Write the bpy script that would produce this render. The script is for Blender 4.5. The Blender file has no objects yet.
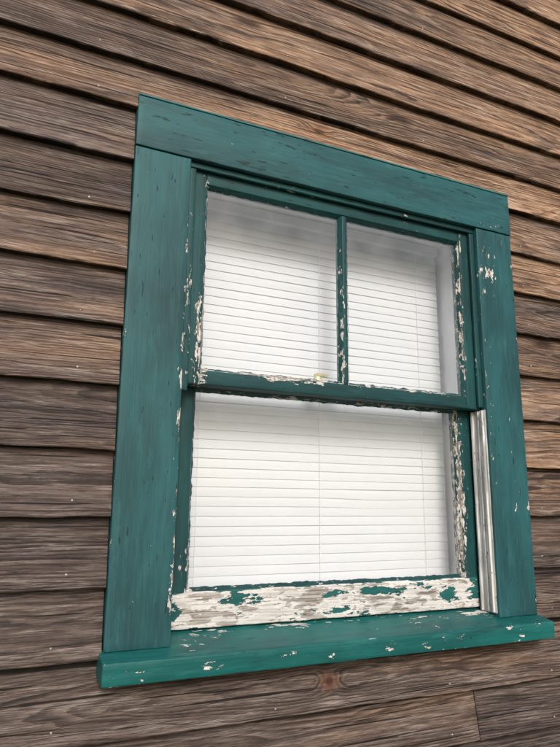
import bpy, bmesh, math, random
from mathutils import Vector, Matrix, noise as mn
random.seed(7)
scene=bpy.context.scene
scene.view_settings.view_transform='Standard'
scene.view_settings.look='None'
scene.view_settings.exposure=0

# ---------------------------------------------------------------- node helpers
class NT:
    def __init__(s,name):
        s.mat=bpy.data.materials.new(name); s.mat.use_nodes=True
        s.t=s.mat.node_tree; s.t.nodes.clear()
        s.out=s.t.nodes.new('ShaderNodeOutputMaterial')
    def n(s,t): return s.t.nodes.new(t)
    def put(s,sock,v):
        if v is None: return
        if isinstance(v,bpy.types.NodeSocket): s.t.links.new(v,sock)
        elif isinstance(v,(tuple,list)) and len(v)==3 and sock.type=='RGBA': sock.default_value=(*v,1)
        else: sock.default_value=v
    def m(s,op,a,b=None,c=None,clamp=False):
        n=s.n('ShaderNodeMath'); n.operation=op; n.use_clamp=clamp
        s.put(n.inputs[0],a); s.put(n.inputs[1],b); s.put(n.inputs[2],c)
        return n.outputs[0]
    def add(s,a,b): return s.m('ADD',a,b)
    def sub(s,a,b): return s.m('SUBTRACT',a,b)
    def mul(s,a,b): return s.m('MULTIPLY',a,b)
    def comb(s,x,y,z):
        n=s.n('ShaderNodeCombineXYZ')
        for i,v in enumerate((x,y,z)): s.put(n.inputs[i],v)
        return n.outputs[0]
    def sep(s,v):
        n=s.n('ShaderNodeSeparateXYZ'); s.put(n.inputs[0],v); return n.outputs
    def noise(s,v,scale=1,detail=4,rough=.5,dist=0):
        n=s.n('ShaderNodeTexNoise'); s.put(n.inputs['Vector'],v)
        n.inputs['Scale'].default_value=scale; n.inputs['Detail'].default_value=detail
        n.inputs['Roughness'].default_value=rough; n.inputs['Distortion'].default_value=dist
        return n.outputs['Fac']
    def sm(s,x,a,b,lo=0,hi=1,kind='SMOOTHSTEP'):
        n=s.n('ShaderNodeMapRange'); n.interpolation_type=kind
        s.put(n.inputs['Value'],x)
        n.inputs['From Min'].default_value=a; n.inputs['From Max'].default_value=b
        n.inputs['To Min'].default_value=lo; n.inputs['To Max'].default_value=hi
        return n.outputs['Result']
    def mix(s,f,a,b,mode='MIX'):
        n=s.n('ShaderNodeMix'); n.data_type='RGBA'; n.blend_type=mode
        s.put(n.inputs[0],f); s.put(n.inputs[6],a); s.put(n.inputs[7],b)
        return n.outputs[2]
    def attr(s,name):
        n=s.n('ShaderNodeAttribute'); n.attribute_name=name; return n.outputs['Fac']
    def obj(s): return s.n('ShaderNodeTexCoord').outputs['Object']
    def bsdf(s,color,rough,height=None,dist=.001,strength=1,spec=.5,metal=0):
        b=s.n('ShaderNodeBsdfPrincipled')
        s.put(b.inputs['Base Color'],color); s.put(b.inputs['Roughness'],rough)
        b.inputs['Specular IOR Level'].default_value=spec
        b.inputs['Metallic'].default_value=metal
        if height is not None:
            u=s.n('ShaderNodeBump'); s.put(u.inputs['Height'],height)
            u.inputs['Distance'].default_value=dist; u.inputs['Strength'].default_value=strength
            s.t.links.new(u.outputs[0],b.inputs['Normal'])
        s.t.links.new(b.outputs[0],s.out.inputs[0])
        return b

# ---------------------------------------------------------------- materials
def mat_clapboard():
    g=NT('weathered_wood')
    x,y,z=g.sep(g.obj())
    rnd=g.attr('rnd'); bc=g.attr('bc'); butt=g.attr('butt')
    xp=g.add(x,g.mul(rnd,37.3)); zl=g.sub(z,bc)
    r2=g.m('FRACT',g.mul(rnd,7.77)); r3=g.m('FRACT',g.mul(rnd,13.31)); r4=g.m('FRACT',g.mul(rnd,29.7))
    vor=g.n('ShaderNodeTexVoronoi'); vor.voronoi_dimensions='2D'
    g.put(vor.inputs['Vector'],g.comb(g.mul(xp,1.5),g.add(g.mul(zl,4.0),g.mul(rnd,91.0)),0)); vor.inputs['Scale'].default_value=1
    kd=g.m('MULTIPLY',vor.outputs['Distance'],1.0)
    kc=g.sep(vor.outputs['Color'])[0]
    krad=g.sm(kc,.55,1.0,0.0,1.0,'LINEAR')
    def dist2(cx,cz,sx,sz):
        return g.m('SQRT',g.add(g.m('POWER',g.mul(g.sub(x,cx),1/sx),2),g.m('POWER',g.mul(g.sub(z,cz),1/sz),2)))
    k1=dist2(.427,1.122,.022,.010); k2=dist2(.4436,-.088,.014,.011)
    kdx=g.m('MINIMUM',k1,k2)
    bulge=g.add(g.mul(g.m('EXPONENT',g.mul(g.m('POWER',kdx,2),-.25)),.016),
                g.mul(g.mul(g.m('EXPONENT',g.mul(g.m('POWER',kd,2),-60)),krad),.012))
    w1=g.sub(g.noise(g.comb(g.mul(xp,.9),0,rnd),1,1,.5),.5)
    w2=g.sub(g.noise(g.comb(g.mul(xp,1.6),5,rnd),1,1,.5),.5)
    w3=g.sub(g.noise(g.comb(g.mul(xp,5),3,g.mul(z,26)),1,2,.55),.5)
    w4=g.sub(g.noise(g.comb(g.mul(xp,14),8,g.mul(z,90)),1,2,.5),.5)
    yy=g.add(g.add(.012,g.mul(r2,.05)),g.mul(w1,.13))
    zz=g.add(g.add(zl,g.mul(g.sub(r3,.5),.13)),g.mul(w2,.035))
    r=g.m('SQRT',g.add(g.mul(yy,yy),g.mul(zz,zz)))
    r=g.add(g.add(r,g.mul(w3,.018)),g.add(g.mul(w4,.0034),bulge))
    v=g.mul(r,g.add(125,g.mul(r4,110)))
    f=g.m('FRACT',v)
    ring=g.mul(g.sm(f,.10,.80),g.sm(f,.90,1.0,1,0))
    ringid=g.m('FLOOR',v)
    wn=g.n('ShaderNodeTexWhiteNoise'); wn.noise_dimensions='1D'
    g.put(wn.inputs['W'],g.add(ringid,g.mul(rnd,100)))
    rv=wn.outputs['Value']
    ringv=g.mul(ring,g.sm(rv,0,1,.20,1.0,'LINEAR'))
    fiber=g.noise(g.comb(g.mul(xp,16),y,g.mul(z,620)),1,3,.65)
    fiber2=g.noise(g.comb(g.mul(xp,3.5),y,g.mul(z,190)),1,5,.72)
    patch=g.noise(g.comb(g.mul(xp,2.2),2,g.mul(z,16)),1,3,.6)
    blot=g.noise(g.comb(g.mul(xp,5),7,g.mul(z,60)),1,6,.80)
    crack=g.noise(g.comb(g.mul(xp,2.3),11,g.mul(z,170)),1,2,.5)
    crackm=g.sm(crack,.63,.655)
    pores=g.sm(g.noise(g.comb(g.mul(xp,60),1,g.mul(z,900)),1,1,.5),.60,.70)
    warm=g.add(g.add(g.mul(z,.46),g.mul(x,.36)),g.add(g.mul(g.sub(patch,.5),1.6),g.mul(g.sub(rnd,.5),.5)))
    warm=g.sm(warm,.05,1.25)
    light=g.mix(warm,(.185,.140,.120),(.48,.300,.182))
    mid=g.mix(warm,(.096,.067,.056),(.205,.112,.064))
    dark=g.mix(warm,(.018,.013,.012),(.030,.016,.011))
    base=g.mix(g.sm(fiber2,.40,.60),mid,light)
    base=g.mix(g.mul(ringv,.90),base,dark)
    base=g.mix(g.mul(g.sm(fiber,.50,.68),.62),base,dark)
    base=g.mix(g.mul(pores,.55),base,dark)
    # silvery, sun bleached streaks
    base=g.mix(g.mul(g.mul(g.sm(fiber,.58,.38),g.sm(blot,.49,.62)),.85),base,g.mix(warm,(.34,.29,.26),(.56,.42,.31)))
    base=g.mix(g.mul(g.sm(blot,.47,.37),.68),base,dark)
    base=g.mix(g.mul(g.sm(patch,.46,.32),.40),base,dark)
    base=g.mix(g.mul(g.sm(g.add(zl,g.mul(g.sub(blot,.5),.06)),.030,.060),.40),base,dark)  # board tops darker: lap grime plus contact shadow painted into the colour
    kk=g.sm(kdx,.35,1.0,1,0)
    kv=g.mul(g.sm(kd,.02,.085,1,0),g.sm(krad,.15,.4))
    base=g.mix(g.mul(g.sm(kdx,.9,2.2,1,0),.38),base,(.22,.085,.035))
    base=g.mix(g.mul(kk,.85),base,(.045,.018,.010))
    base=g.mix(g.mul(kv,.85),base,(.032,.014,.009))
    base=g.mix(g.mul(crackm,.92),base,(.010,.007,.006))
    tone=g.mul(g.sm(r3,0,1,.72,1.20,'LINEAR'),g.sub(1,g.mul(butt,.60)))  # random board tone; butts darkened for end grain plus painted lap shadow
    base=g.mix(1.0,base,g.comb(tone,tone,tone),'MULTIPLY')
    h=g.add(g.add(g.mul(ringv,.6),g.mul(fiber,.7)),g.add(g.mul(fiber2,1.0),g.mul(crackm,-1.8)))
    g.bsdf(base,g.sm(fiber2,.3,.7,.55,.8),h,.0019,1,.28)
    return g.mat

def mat_paint(name,axis,c1=(.019,.100,.108),c2=(.012,.057,.063),c3=(.040,.140,.146),fs=26,slit=.685,rough=.55,seed=0,wood_bias=0,primer=(.70,.68,.64),gr=.55,w1=(.095,.080,.068),w2=(.30,.27,.235)):
    g=NT(name)
    o=g.obj(); x,y,z=g.sep(o)
    if axis=='x': al,ac=x,z
    else: al,ac=z,x
    st=lambda a,c,yy,off=0: g.comb(g.add(g.mul(al,a),seed+off),g.mul(y,yy),g.mul(ac,c))
    peel=g.attr('peel')
    n1=g.noise(st(fs,fs*3.0,fs*2.5),1,5,.68,.15)
    n2=g.noise(st(fs*1.5,fs*6,fs*4,31),1,4,.65)
    nl=g.noise(st(6,14,10,77),1,3,.6)
    val=g.add(g.add(n1,g.mul(g.sub(nl,.5),.35)),g.mul(peel,.45))
    exp=g.sm(val,.715,.722)
    rim=g.mul(g.sm(val,.690,.715),g.sub(1,exp))
    woodm=g.sm(g.add(g.add(n2,g.mul(peel,.20)),g.mul(g.sub(val,.7),.35)),.63-wood_bias,.68-wood_bias)
    fib=g.noise(st(14,420,300,5),1,3,.6)
    wood=g.mix(g.sm(fib,.35,.65),w1,w2)
    prim=g.mix(g.sm(fib,.38,.55),tuple(p*.68 for p in primer),primer)
    prim=g.mix(g.mul(g.sm(n2,.52,.40),.25),prim,(.33,.29,.24))
    under=g.mix(woodm,prim,wood)
    big=g.noise(st(3,9,5,12),1,4,.6)
    med=g.noise(st(12,60,50,55),1,5,.7)
    brush=g.noise(st(9,330,260,9),1,3,.6)
    slitn=g.noise(st(24,150,150,19),1,2,.5)
    sl=g.sm(slitn,slit,slit+.02)
    col=g.mix(g.sm(big,.34,.66),c2,c1)
    col=g.mix(g.mul(g.sm(med,.50,.70),.5),col,c3)
    col=g.mix(g.mul(g.sm(med,.46,.32),.5),col,c2)
    grime=g.noise(st(4,40,24,91),1,6,.75)
    col=g.mix(g.mul(g.sm(grime,.54,.69),gr),col,(.013,.030,.031))
    col=g.mix(g.mul(g.sm(brush,.47,.62),.18),col,c3)
    col=g.mix(g.mul(g.sm(brush,.47,.36),.20),col,c2)
    col=g.mix(g.mul(sl,.8),col,(.006,.018,.018))
    col=g.mix(g.mul(rim,.35),col,(.01,.03,.03))
    col=g.mix(exp,col,under)
    h=g.add(g.mul(g.sub(1,exp),1.0),g.add(g.mul(brush,.30),g.mul(sl,-.8)))
    h=g.add(h,g.add(g.mul(rim,.5),g.mul(g.mul(exp,fib),.35)))
    rr=g.add(rough,g.mul(g.sub(med,.5),.3))
    rg=g.mix(exp,g.comb(rr,rr,rr),(.8,.8,.8))
    g.bsdf(col,g.sep(rg)[0],h,.0009,.85,.30)
    return g.mat

def mat_plain(name,c,rough=.5,var=.08,sc=20,bump=.0,spec=.4,metal=0):
    g=NT(name); o=g.obj()
    n=g.noise(o,sc,3,.6)
    col=g.mix(g.sm(n,.3,.7),tuple(v*(1-var) for v in c),tuple(min(1,v*(1+var)) for v in c))
    g.bsdf(col,rough,n if bump else None,bump or .001,1,spec,metal)
    return g.mat

def mat_track():
    g=NT('track_paint'); x,y,z=g.sep(g.obj())
    n=g.noise(g.comb(g.mul(x,60),g.mul(y,260),g.mul(z,9)),1,5,.65)
    n2=g.noise(g.comb(g.mul(x,60),g.mul(y,120),g.mul(z,30)),1,5,.65)
    c=g.mix(g.sm(n,.4,.62),(.34,.34,.33),(.70,.70,.68))
    c=g.mix(g.mul(g.sm(n2,.60,.64),.9),c,(.14,.12,.10))
    g.bsdf(c,.5,n,.0008,1,.5); return g.mat

def mat_glass():
    g=NT('window_glass')
    tr=g.n('ShaderNodeBsdfTransparent'); tr.inputs[0].default_value=(.98,.99,.99,1)
    gl=g.n('ShaderNodeBsdfGlossy'); gl.inputs['Roughness'].default_value=.02
    b=g.n('ShaderNodeBump'); g.put(b.inputs['Height'],g.noise(g.obj(),4,1,.5)); b.inputs['Distance'].default_value=.002
    g.t.links.new(b.outputs[0],gl.inputs['Normal'])
    ge=g.n('ShaderNodeNewGeometry')
    dt=g.n('ShaderNodeVectorMath'); dt.operation='DOT_PRODUCT'
    g.put(dt.inputs[0],ge.outputs['Normal']); g.put(dt.inputs[1],ge.outputs['Incoming'])
    c=g.m('ABSOLUTE',dt.outputs['Value'])
    f=g.add(.04,g.mul(g.m('POWER',g.sub(1,c),5),.96))
    f=g.m('MULTIPLY',f,1.85,clamp=True)     # two surfaces of the pane
    d=g.n('ShaderNodeBsdfDiffuse'); d.inputs[0].default_value=(.8,.81,.82,1)
    ms=g.n('ShaderNodeMixShader'); g.put(ms.inputs[0],f)
    g.t.links.new(tr.outputs[0],ms.inputs[1]); g.t.links.new(gl.outputs[0],ms.inputs[2])
    m2=g.n('ShaderNodeMixShader')
    dn=g.noise(g.obj(),14,4,.6)
    g.put(m2.inputs[0],g.sm(dn,.3,.8,.06,.14))
    g.t.links.new(ms.outputs[0],m2.inputs[1]); g.t.links.new(d.outputs[0],m2.inputs[2])
    g.t.links.new(m2.outputs[0],g.out.inputs[0]); return g.mat

def mat_blind():
    g=NT('blind_vinyl')
    p=g.n('ShaderNodeBsdfPrincipled'); p.inputs['Base Color'].default_value=(.86,.88,.91,1); p.inputs['Roughness'].default_value=.45
    t=g.n('ShaderNodeBsdfTranslucent'); t.inputs[0].default_value=(.86,.88,.91,1)
    m=g.n('ShaderNodeMixShader'); m.inputs[0].default_value=.12
    g.t.links.new(p.outputs[0],m.inputs[1]); g.t.links.new(t.outputs[0],m.inputs[2]); g.t.links.new(m.outputs[0],g.out.inputs[0])
    return g.mat

def mat_ground():
    g=NT('grass_ground'); o=g.obj()
    a=g.noise(o,.6,4,.6); b=g.noise(o,40,3,.7)
    c=g.mix(g.sm(a,.35,.65),(.07,.08,.035),(.16,.15,.10))
    c=g.mix(g.mul(g.sm(b,.4,.7),.6),c,(.12,.13,.06))
    g.bsdf(c,.9,b,.03,1,.2); return g.mat

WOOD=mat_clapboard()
PH=mat_paint('teal_paint_horizontal','x')
PV=mat_paint('teal_paint_vertical','z',seed=3.7)
PCAP=mat_paint('teal_paint_cap','x',c1=(.03,.16,.165),c2=(.02,.11,.115),c3=(.05,.21,.21),seed=8)
PSILL=mat_paint('teal_paint_sill','x',c1=(.010,.125,.116),c2=(.007,.078,.075),c3=(.03,.18,.168),rough=.42,fs=24,slit=.70,seed=5.1,wood_bias=-.02,gr=.5)
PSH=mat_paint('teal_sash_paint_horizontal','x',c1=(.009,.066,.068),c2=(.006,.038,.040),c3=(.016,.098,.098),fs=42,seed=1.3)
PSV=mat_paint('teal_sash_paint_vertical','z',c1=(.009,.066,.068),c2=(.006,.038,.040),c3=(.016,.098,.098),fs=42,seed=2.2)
PRAIL=mat_paint('peeled_rail_paint','x',c1=(.012,.11,.104),c2=(.008,.07,.067),c3=(.03,.16,.155),fs=15,seed=9.4,wood_bias=-.06,primer=(.70,.68,.655),w1=(.17,.145,.125),w2=(.44,.41,.37))
WHITE=mat_plain('white_interior_paint',(.88,.89,.90),.45,.03)
DARK=mat_plain('tar_paper',(.025,.022,.02),.9,.2)
INT=mat_plain('interior_plaster',(.55,.53,.50),.9,.05,3)
GLASS=mat_glass(); BLIND=mat_blind(); TRACK=mat_track()
NAIL=mat_plain('galvanised_nail',(.45,.44,.42),.5,.25,300,0,.5,.3)
BRASS=mat_plain('aged_brass',(.70,.58,.28),.4,.2,80,0,.5,.3)
CONC=mat_plain('concrete',(.30,.29,.27),.9,.2,9,.004)
ROOF=mat_plain('asphalt_shingle',(.06,.06,.062),.9,.3,30,.004)
GROUND=mat_ground()

# ---------------------------------------------------------------- mesh helpers
def empty(name):
    e=bpy.data.objects.new(name,None); scene.collection.objects.link(e); return e
def link(name,me,mat,parent):
    me.materials.append(mat)
    o=bpy.data.objects.new(name,me); scene.collection.objects.link(o); o.parent=parent; return o
def setpeel(me,fn):
    a=me.attributes.new('peel','FLOAT','POINT')
    for i,v in enumerate(me.vertices): a.data[i].value=fn(v.co.x,v.co.y,v.co.z) if fn else 0.0
def finish(bm,name,mat,parent,fn=None,smooth=True):
    bmesh.ops.recalc_face_normals(bm,faces=bm.faces)
    me=bpy.data.meshes.new(name); bm.to_mesh(me); bm.free()
    setpeel(me,fn)
    o=link(name,me,mat,parent)
    if smooth:
        for p in me.polygons: p.use_smooth=True
        try: me.set_sharp_from_angle(angle=math.radians(42))
        except Exception: pass
    return o
def box(name,x0,x1,y0,y1,z0,z1,mat,parent,bev=.0015,cell=.012,fn=None,jit=.0004,warp=None):
    """rounded box built as a fine grid, edges worn by noise"""
    lo=(x0,y0,z0); hi=(x1,y1,z1); r=bev
    ax=[]
    for i in range(3):
        a,b=lo[i],hi[i]
        L=[a,a+r*.3,a+r] if r>0 else [a]
        s,e=a+r,b-r
        n=max(1,int(round((e-s)/cell))) if cell else 1
        L+= [s+(e-s)*k/n for k in range(1,n)]
        L+= ([e,b-r*.3,b] if r>0 else [b])
        ax.append(L)
    V=[];idx={};F=[]
    def vid(i,j,k):
        key=(i,j,k)
        if key in idx: return idx[key]
        p=[ax[0][i],ax[1][j],ax[2][k]]
        if r>0:
            q=[min(max(p[t],lo[t]+r),hi[t]-r) for t in range(3)]
            d=[p[t]-q[t] for t in range(3)]; l=math.sqrt(sum(c*c for c in d))
            if l>1e-9: p=[q[t]+d[t]/l*r for t in range(3)]
        v=Vector(p)
        if jit:
            v=v+mn.noise_vector(v*14)*jit+mn.noise_vector(v*90)*jit*.7
        if warp: v=Vector(warp(v))
        idx[key]=len(V); V.append(v); return idx[key]
    N=[len(a)-1 for a in ax]
    for d in range(3):
        u,w=(d+1)%3,(d+2)%3
        for side in (0,N[d]):
            for i in range(N[u]):
                for j in range(N[w]):
                    q=[]
                    for (a,b) in ((i,j),(i+1,j),(i+1,j+1),(i,j+1)):
                        k=[0,0,0]; k[d]=side; k[u]=a; k[w]=b; q.append(vid(*k))
                    if side==0: q.reverse()
                    F.append(q)
    me=bpy.data.meshes.new(name); me.from_pydata(V,[],F); me.update()
    setpeel(me,fn)
    o=link(name,me,mat,parent)
    if r>0 or cell:
        for p in me.polygons: p.use_smooth=True
        try: me.set_sharp_from_angle(angle=math.radians(50))
        except Exception: pass
    return o
def gs(x,z,cx,cz,rx,rz,a): return a*math.exp(-((x-cx)/rx)**2-((z-cz)/rz)**2)

# ---------------------------------------------------------------- clapboard wall
XL,XR=-4.0,5.5; ZG=-1.35
wall=empty('clapboard_wall')
edges=[-.010,.109,.229,.348,.468,.584,.697,.816,.930,1.052,1.160,1.272,1.388,1.505,1.622,1.740]
while edges[-1]<2.75: edges.append(edges[-1]+.117)
low=[-.140,-.242]
while low[-1]>ZG+.30: low.append(low[-1]-.117)
edges=list(reversed(low))+edges
BV=[];BF=[];FR=[];FB=[];FS=[];FU=[]
nails=[]
def board(x0,x1,z0,z1):
    rnd=random.random(); cz=(z0+z1)/2
    top=z1+(.022 if abs(z0+.14)>.001 else -.012)
    fine=(x1>-1.2 and x0<2.6 and -.6<z0<2.0)
    st=.018 if fine else .12
    n=max(2,int((x1-x0)/st))
    yb,yt=.0022,.0220
    prof=[(z0+.001,.0225,1),(z0,yb+.0018,1),(z0+.0018,yb,1)]
    for k in range(1,6):
        t=k/5; prof.append((z0+(top-z0)*t, yb+(yt-yb)*t,0))
    m=len(prof)
    off=rnd*50; tilt=random.uniform(-.0015,.0015); b0=len(BV)
    for i in range(n+1):
        x=x0+(x1-x0)*i/n
        ez=mn.noise(Vector((x*2.2,off,0)))*.0034+mn.noise(Vector((x*14,off,2)))*.0016+mn.noise(Vector((x*55,off,2)))*.0014
        ey=mn.noise(Vector((x*1.7,off,7)))*.0030
        for (z,y,w) in prof:
            zz=z+(ez if w else 0)-.006*max(0,min(1.3,x))*(1 if z0>.7 else 0)
            BV.append((x,y+(ey+tilt)*(1 if (w and y<.02) else (.5 if z<z0+.06 else 0)),zz))
    for i in range(n):
        for j in range(m-1):
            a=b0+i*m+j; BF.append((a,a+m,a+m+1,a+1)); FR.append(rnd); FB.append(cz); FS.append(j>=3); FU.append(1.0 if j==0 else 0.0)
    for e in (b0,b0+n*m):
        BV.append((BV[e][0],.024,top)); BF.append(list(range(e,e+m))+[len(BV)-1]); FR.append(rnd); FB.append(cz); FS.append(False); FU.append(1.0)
for i in range(len(edges)-1):
    z0,z1=edges[i],edges[i+1]
    j1=random.uniform(-3,-.9); j2=random.uniform(1.9,4.2)
    if z0>=-.02 and z0<1.0:
        segs=[(XL,j1-.001),(j1+.001,-.0015-random.random()*.001),(1.0015+random.random()*.001,j2-.001),(j2+.001,XR)]
    elif abs(z0+.242)<.001:
        segs=[(XL,j1-.001),(j1+.001,.8085),(.8105,j2),(j2+.002,XR)]
    else: segs=[(XL,j1-.001),(j1+.001,j2-.001),(j2+.001,XR)]
    for a,b in segs: board(a,b,z0,z1)
    for nx in [-3.2,-2.4,-1.6,-1.2,-.86,-.47,-.075,.33,.735,1.045,1.45,1.86,2.3,2.7,3.5,4.2,5]:
        if 0<nx<1 and -.02<z0<1.0: continue
        nails.append((nx+random.uniform(-.012,.012), z0+.020+random.uniform(-.005,.008), z0))
me=bpy.data.meshes.new('clapboards'); me.from_pydata(BV,[],BF); me.update()
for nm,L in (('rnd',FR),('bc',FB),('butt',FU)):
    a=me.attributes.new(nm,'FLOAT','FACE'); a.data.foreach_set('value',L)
me.polygons.foreach_set('use_smooth',FS)
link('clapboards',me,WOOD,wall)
NV=[];NF=[]
for nx,nz,z0 in nails:
    y=.0022+.0203*(nz-z0)/.14-.0003; r=random.uniform(.0015,.0023)
    zc=nz-.006*max(0,min(1.3,nx))*(1 if z0>.7 else 0)
    b=len(NV); NV.append((nx,y-r*.5,zc))
    for rr,dy in ((.7,-.35),(1,.0),(1,.5)):
        for k in range(8):
            t=k*math.pi/4; NV.append((nx+r*rr*math.cos(t),y+r*dy,zc+r*rr*math.sin(t)))
    for k in range(8):
        k2=(k+1)%8; NF.append((b,b+1+k,b+1+k2))
        for q in (0,8): NF.append((b+1+q+k,b+9+q+k,b+9+q+k2,b+1+q+k2))
me=bpy.data.meshes.new('nail_heads'); me.from_pydata(NV,[],NF); me.update(); link('nail_heads',me,NAIL,wall)
def sb(name,*a,mat=DARK,parent=wall): return box(name,*a,mat,parent,0,None,None,0)
YB=.18
ox0,ox1,oz0,oz1=.1,.9,-.03,.98
sb('sheathing_left',XL,ox0,.026,YB,ZG+.15,2.8); sb('sheathing_right',ox1,XR,.026,YB,ZG+.15,2.8)
sb('sheathing_top',ox0,ox1,.026,YB,oz1,2.8); sb('sheathing_bottom',ox0,ox1,.026,YB,ZG+.15,oz0)
sb('plaster_left',XL+.2,ox0,YB+.001,YB+.02,-1.1,1.6,mat=INT); sb('plaster_right',ox1,XR-.2,YB+.001,YB+.02,-1.1,1.6,mat=INT)
sb('plaster_top',ox0,ox1,YB+.001,YB+.02,oz1,1.6,mat=INT); sb('plaster_bottom',ox0,ox1,YB+.001,YB+.02,-1.1,oz0,mat=INT)
sb('interior_floor',XL+.2,XR-.2,YB+.02,4.8,-1.12,-1.1,mat=INT); sb('interior_ceiling',XL+.2,XR-.2,YB+.02,4.8,1.6,1.62,mat=INT)
sb('interior_back_wall',XL+.2,XR-.2,4.8,4.82,-1.1,1.6,mat=INT)
sb('end_wall_left',XL,XL+.18,YB+.001,5,ZG+.15,2.8,mat=WHITE); sb('end_wall_right',XR-.18,XR,YB+.001,5,ZG+.15,2.8,mat=WHITE)
sb('back_wall',XL,XR,5.001,5.15,ZG+.15,2.8,mat=WHITE)
sb('foundation',XL+.02,XR-.02,.03,5.1,ZG-.3,ZG+.149,mat=CONC)
sb('frieze_board',XL,XR,-.01,.024,2.76,2.9,mat=PH)
bm=bmesh.new()
pr=[(-.2,2.88),(2.57,4.3),(5.35,2.88),(5.35,2.80),(-.2,2.80)]
a=[bm.verts.new((XL-.2,y,z+.02)) for y,z in pr]; b=[bm.verts.new((XR+.2,y,z+.02)) for y,z in pr]
bm.faces.new(a); bm.faces.new(list(reversed(b)))
for i in range(5): bm.faces.new((a[i],b[i],b[(i+1)%5],a[(i+1)%5]))
finish(bm,'roof',ROOF,wall,None,False)

# ---------------------------------------------------------------- window
win=empty('double_hung_window')
HX0,HX1=.1165,.8835
def pe_head(x,y,z):
    p=-.05+gs(x,z,.94,.985,.08,.03,.26)+gs(x,z,.33,.97,.05,.010,.28)+gs(x,z,.2,1.07,.12,.01,.15)+gs(x,z,.06,.965,.05,.01,.24)
    return p
box('head_casing',-.0005,1.0003,-.003,.03,.9635,1.076,PH,win,.002,.012,pe_head,.0007)
box('drip_cap',-.0003,1.0002,-.0045,.03,1.0765,1.0808,PCAP,win,.0015,.02,lambda x,y,z:.05)
def pe_lc(x,y,z):
    return -.04+gs(x,z,.1165,.55,.007,.45,.46)+gs(x,z,.1165,.12,.010,.14,.42)+gs(x,z,0,.4,.004,.5,.26)+gs(x,z,.06,.01,.08,.012,.22)
def pe_rc(x,y,z):
    return .0+gs(x,z,.91,.87,.035,.10,.42)+gs(x,z,.89,.5,.012,.4,.26)+gs(x,z,1.0,.5,.006,.5,.26)+gs(x,z,.95,.25,.03,.2,.12)
box('left_casing',0,HX0,0,.03,.003,.962,PV,win,.002,.012,pe_lc,.0007)
box('right_casing',HX1,1.0,0,.03,.003,.962,PV,win,.002,.012,pe_rc,.0007)
jp=lambda x,y,z:.10
box('left_jamb',HX0-.015,HX0,.0305,.095,0.0,.963,PSV,win,0,.02,jp,0)
box('right_jamb',HX1,HX1+.015,.0305,.095,0.0,.963,PSV,win,0,.02,jp,0)
box('head_jamb',HX0-.015,HX1+.015,.0305,.095,.964,.979,PSH,win,0,.02,jp,0)
box('left_inner_jamb',HX0-.015,HX0,.0955,.20,0.0,.963,WHITE,win,0,None,None,0)
box('right_inner_jamb',HX1,HX1+.015,.0955,.20,0.0,.963,WHITE,win,0,None,None,0)
box('inner_head_jamb',HX0-.015,HX1+.015,.0955,.20,.964,.979,WHITE,win,0,None,None,0)
box('interior_stool',HX0-.01,HX1+.01,.0965,.24,.018,.043,WHITE,win,.003,None,None,0)
sp=lambda x,y,z:.10+gs(x,z,.13,.6,.01,.2,.22)
box('left_stop',HX0+.0005,.1315,.011,.0205,.47,.949,PSV,win,.002,.012,sp)
box('right_stop',.8685,HX1-.0005,.011,.0205,.49,.949,PSV,win,.002,.012,sp)
box('top_stop',HX0+.0005,HX1-.0005,.010,.0205,.950,.963,PSH,win,.002,.012,sp)
box('right_track',HX1-.003,HX1-.0003,.006,.058,.012,.484,TRACK,win,.0005,None,None,0)
for k,(ya,yb,h) in enumerate(((.010,.014,.006),(.027,.030,.004),(.044,.049,.008))):
    box('right_track_rib_%d'%k,HX1-.003-h,HX1-.0032,ya,yb,.014,.482,TRACK,win,.0008,None,None,0)
def putty(name,x0,x1,z0,z1,yf,yg,w,mats,fn,parent):
    for side in range(4):
        bm=bmesh.new()
        A=[(x0,z0),(x1,z0),(x1,z1),(x0,z1)]; B=[(x0+w,z0+w),(x1-w,z0+w),(x1-w,z1-w),(x0+w,z1-w)]
        i,j=side,(side+1)%4
        L=math.hypot(A[i][0]-A[j][0],A[i][1]-A[j][1]); n=int(L/.004)
        prev=None
        for k in range(n+1):
            t=k/n
            a=Vector((A[i][0]*(1-t)+A[j][0]*t,yf,A[i][1]*(1-t)+A[j][1]*t))
            b=Vector((B[i][0]*(1-t)+B[j][0]*t,yg,B[i][1]*(1-t)+B[j][1]*t))
            nz=mn.noise(b*60+Vector((0,side*9,0)))*.0024+mn.noise(b*200)*.0016
            d=(b-a); d.y=0
            if d.length>0: b+=d.normalized()*nz
            m_=(a+b)/2+Vector((0,-.0012+mn.noise(a*150)*.0008,0))
            cur=[bm.verts.new(a),bm.verts.new(m_),bm.verts.new(b)]
            if prev:
                bm.faces.new((prev[0],cur[0],cur[1],prev[1])); bm.faces.new((prev[1],cur[1],cur[2],prev[2]))
            prev=cur
        finish(bm,name+'_%d'%side,mats[side%2],parent,fn)
def pane(name,x0,x1,z0,z1,y):
    me=bpy.data.meshes.new(name); me.from_pydata([(x0,y,z0),(x1,y,z0),(x1,y,z1),(x0,y,z1)],[],[(0,1,2,3)]); link(name,me,GLASS,win)
uf,ub,ug=.0215,.055,.034
def pu(x,y,z):
    p=-.01
    p+=gs(x,z,.153,.585,.013,.10,.62)+gs(x,z,.156,.9,.010,.07,.42)
    p+=gs(x,z,.335,.514,.10,.010,.68)+gs(x,z,.70,.515,.16,.005,.45)+gs(x,z,.494,.62,.007,.12,.48)+gs(x,z,.494,.8,.007,.1,.28)
    p+=gs(x,z,.843,.75,.006,.25,.50)+gs(x,z,.16,.5,.03,.02,.3)
    return p
def pp(x,y,z): return pu(x,y,z)+.28+(-.20 if .48<x<.52 and z>.53 else 0)-(.12 if z>.91 else 0)
box('upper_sash_left_stile',HX0+.001,.1585,uf,ub,.486,.962,PSV,win,.002,.01,pu)
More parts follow.
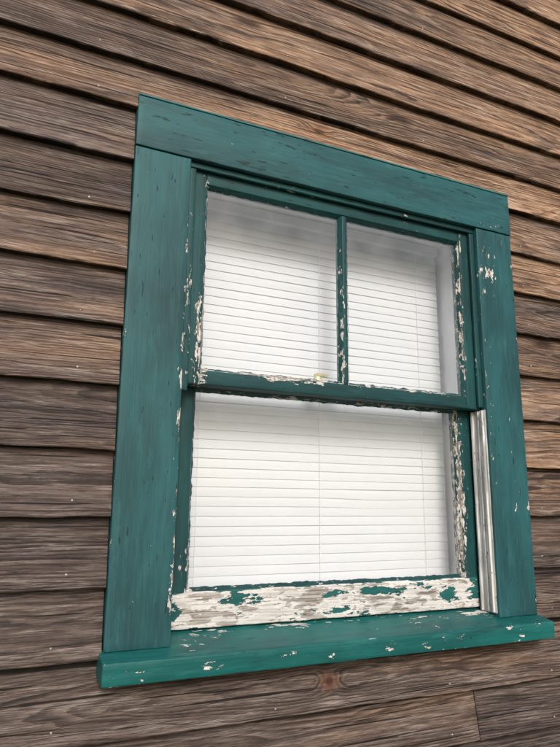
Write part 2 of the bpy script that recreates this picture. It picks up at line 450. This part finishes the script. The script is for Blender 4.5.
box('upper_sash_right_stile',.8415,HX1-.001,uf,ub,.486,.962,PSV,win,.002,.01,pu)
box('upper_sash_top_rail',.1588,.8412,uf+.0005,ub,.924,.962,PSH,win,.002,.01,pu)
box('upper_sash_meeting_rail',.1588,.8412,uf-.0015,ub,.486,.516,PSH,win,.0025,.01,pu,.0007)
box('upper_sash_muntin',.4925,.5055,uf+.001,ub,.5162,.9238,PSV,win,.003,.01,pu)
putty('upper_left_putty',.1586,.4924,.5165,.9238,uf+.002,ug,.0065,(PSH,PSV),pp,win)
putty('upper_right_putty',.5056,.8414,.5165,.9238,uf+.002,ug,.0065,(PSH,PSV),pp,win)
pane('upper_left_pane',.159,.4922,.517,.9235,ug+.0005); pane('upper_right_pane',.5058,.841,.517,.9235,ug+.0005)
lf,lb,lg=.060,.0945,.073
def pl(x,y,z):
    return .02+gs(x,z,.158,.1,.02,.1,.3)+gs(x,z,.843,.25,.010,.3,.6)+gs(x,z,.5,.485,.5,.01,.1)
def pr_(x,y,z):
    p=.76
    p-=gs(x,z,.27,.068,.06,.014,.42)+gs(x,z,.50,.040,.05,.008,.34)+gs(x,z,.62,.07,.10,.010,.36)+gs(x,z,.8,.05,.05,.02,.36)+gs(x,z,.135,.04,.012,.05,.4)+gs(x,z,.865,.05,.02,.05,.3)
    if z>.084: p-=.3
    return p
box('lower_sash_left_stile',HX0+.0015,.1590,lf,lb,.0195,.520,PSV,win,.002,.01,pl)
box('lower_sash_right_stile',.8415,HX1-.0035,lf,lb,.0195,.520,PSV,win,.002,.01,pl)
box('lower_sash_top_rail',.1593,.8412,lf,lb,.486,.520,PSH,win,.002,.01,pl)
box('lower_sash_bottom_rail',HX0+.0016,HX1-.0036,lf-.0012,lb+.001,.0185,.0865,PRAIL,win,.003,.008,pr_,.0009)
putty('lower_putty',.1591,.8414,.0868,.4858,lf+.002,lg,.0065,(PSH,PSV),lambda x,y,z:pl(x,y,z)+.22,win)
pane('lower_pane',.1592,.841,.087,.4855,lg+.0005)
bm=bmesh.new()
bmesh.ops.create_cone(bm,cap_ends=True,segments=24,radius1=.015,radius2=.013,depth=.010,matrix=Matrix.Translation((.455,.077,.5255)))
bmesh.ops.create_cone(bm,cap_ends=True,segments=20,radius1=.010,radius2=.008,depth=.015,matrix=Matrix.Translation((.455,.077,.538)))
bmesh.ops.create_cube(bm,size=1,matrix=Matrix.Translation((.466,.074,.5435))@Matrix.Rotation(.3,4,'Z')@Matrix.Diagonal((.034,.008,.006,1)))
finish(bm,'sash_lock',BRASS,win)
def ps(x,y,z):
    p=.0
    if y>-.035: p+=gs(x,y,.3,.050,.5,.02,.36)+gs(x,y,.17,.0,.07,.02,.30)+gs(x,y,.68,.02,.10,.02,.26)+gs(x,y,.86,.04,.06,.03,.42)
    p+=gs(x,z,.0,-.02,.10,.03,.12)+gs(x,y,.5,-.040,.9,.003,.16)
    return p
def sillwarp(v):
    t=v.z/.04
    top=-.006+(v.y+.04)*.20; bot=-.0425+(v.y+.04)*.05
    return (v.x,v.y,bot+(top-bot)*t)
box('sill',-.007,1.008,-.040,.10,0,.04,PSILL,win,.003,.009,ps,.0011,sillwarp)

# ---------------------------------------------------------------- blind
blind=empty('window_blind')
BX0,BX1,BY=.124,.8725,.158
box('headrail',BX0,BX1,BY-.014,BY+.014,.936,.961,BLIND,blind,.0015,None,None,0)
bm=bmesh.new()
z=.925; pitch=.0208
while z>.065:
    ang=math.radians(82+random.uniform(-1.2,1.2)); W=.0255
    sag=random.uniform(-.0006,.0006); nseg=24
    prev=None
    for i in range(nseg+1):
        x=BX0+(BX1-BX0)*i/nseg; col=[]
        wob=mn.noise(Vector((x*2.5,z*9,0)))*.0009
        a2=ang+math.radians(mn.noise(Vector((x*3,z*30,5)))*3)
        bend=0
        if .25<z<.29 and x>.5: bend=gs(x,z,.66,.27,.1,.03,.004)
        for j in range(6):
            s=(j/5-.5)*W; c=.0013*(1-(2*j/5-1)**2)
            yy=BY+s*math.cos(a2)-c*math.sin(a2)
            zz=z+s*math.sin(a2)+c*math.cos(a2)+wob+sag-bend
            col.append(bm.verts.new((x,yy,zz)))
        if prev:
            for j in range(5):
                f=bm.faces.new((prev[j],col[j],col[j+1],prev[j+1])); f.smooth=True
        prev=col
    z-=pitch
me=bpy.data.meshes.new('slats'); bm.to_mesh(me); bm.free(); link('slats',me,BLIND,blind)
box('bottom_rail',BX0,BX1,BY-.012,BY+.012,.046,.060,BLIND,blind,.002,None,None,0)
for i,x in enumerate((.20,.50,.80)):
    for d in (-.0065,.0065):
        box('ladder_cord_%d_%s'%(i,'a' if d<0 else 'b'),x-.0005,x+.0005,BY+d-.0005,BY+d+.0005,.055,.94,WHITE,blind,0,None,None,0)
bm=bmesh.new(); bmesh.ops.create_cone(bm,cap_ends=True,segments=8,radius1=.003,radius2=.003,depth=.62,matrix=Matrix.Translation((.172,BY-.020,.63)))
finish(bm,'tilt_wand',BLIND,blind)

# ---------------------------------------------------------------- ground
bm=bmesh.new(); S=600
vs=[bm.verts.new((x,y,ZG)) for x,y in ((-S,-S),(S,-S),(S,S),(-S,S))]; bm.faces.new(vs)
me=bpy.data.meshes.new('ground'); bm.to_mesh(me); bm.free(); me.materials.append(GROUND)
go=bpy.data.objects.new('ground',me); scene.collection.objects.link(go)

# ---------------------------------------------------------------- light
elev=math.radians(32); az=math.radians(-12)
d=Vector((math.sin(az)*math.cos(elev),-math.cos(az)*math.cos(elev),math.sin(elev)))
L=bpy.data.lights.new('sun','SUN'); L.energy=2.1; L.angle=math.radians(18); L.color=(1,.975,.945)
lo=bpy.data.objects.new('sun',L); scene.collection.objects.link(lo); lo.rotation_euler=d.to_track_quat('Z','Y').to_euler()
w=bpy.data.worlds.new('World'); scene.world=w; w.use_nodes=True
nt=w.node_tree; sky=nt.nodes.new('ShaderNodeTexSky'); sky.sky_type='NISHITA'; sky.sun_disc=False
sky.sun_elevation=elev; sky.sun_rotation=math.atan2(d.x,d.y); sky.dust_density=3; sky.air_density=1.0
nt.links.new(sky.outputs[0],nt.nodes['Background'].inputs[0]); nt.nodes['Background'].inputs[1].default_value=.15

# ---------------------------------------------------------------- camera
cam=bpy.data.cameras.new('camera'); cam.sensor_fit='VERTICAL'; cam.sensor_height=36; cam.lens=29.45
cam.clip_start=.01; cam.clip_end=2000
co=bpy.data.objects.new('camera',cam); scene.collection.objects.link(co)
bk=-Vector((.4039,.8911,.2072)).normalized(); up=Vector((-.094,-.1849,.9783))
ri=up.cross(bk).normalized(); up=bk.cross(ri).normalized()
M=Matrix((ri,up,bk)).transposed().to_4x4(); M.translation=Vector((-.1907,-1.1386,.2556))
co.matrix_world=M; scene.camera=co
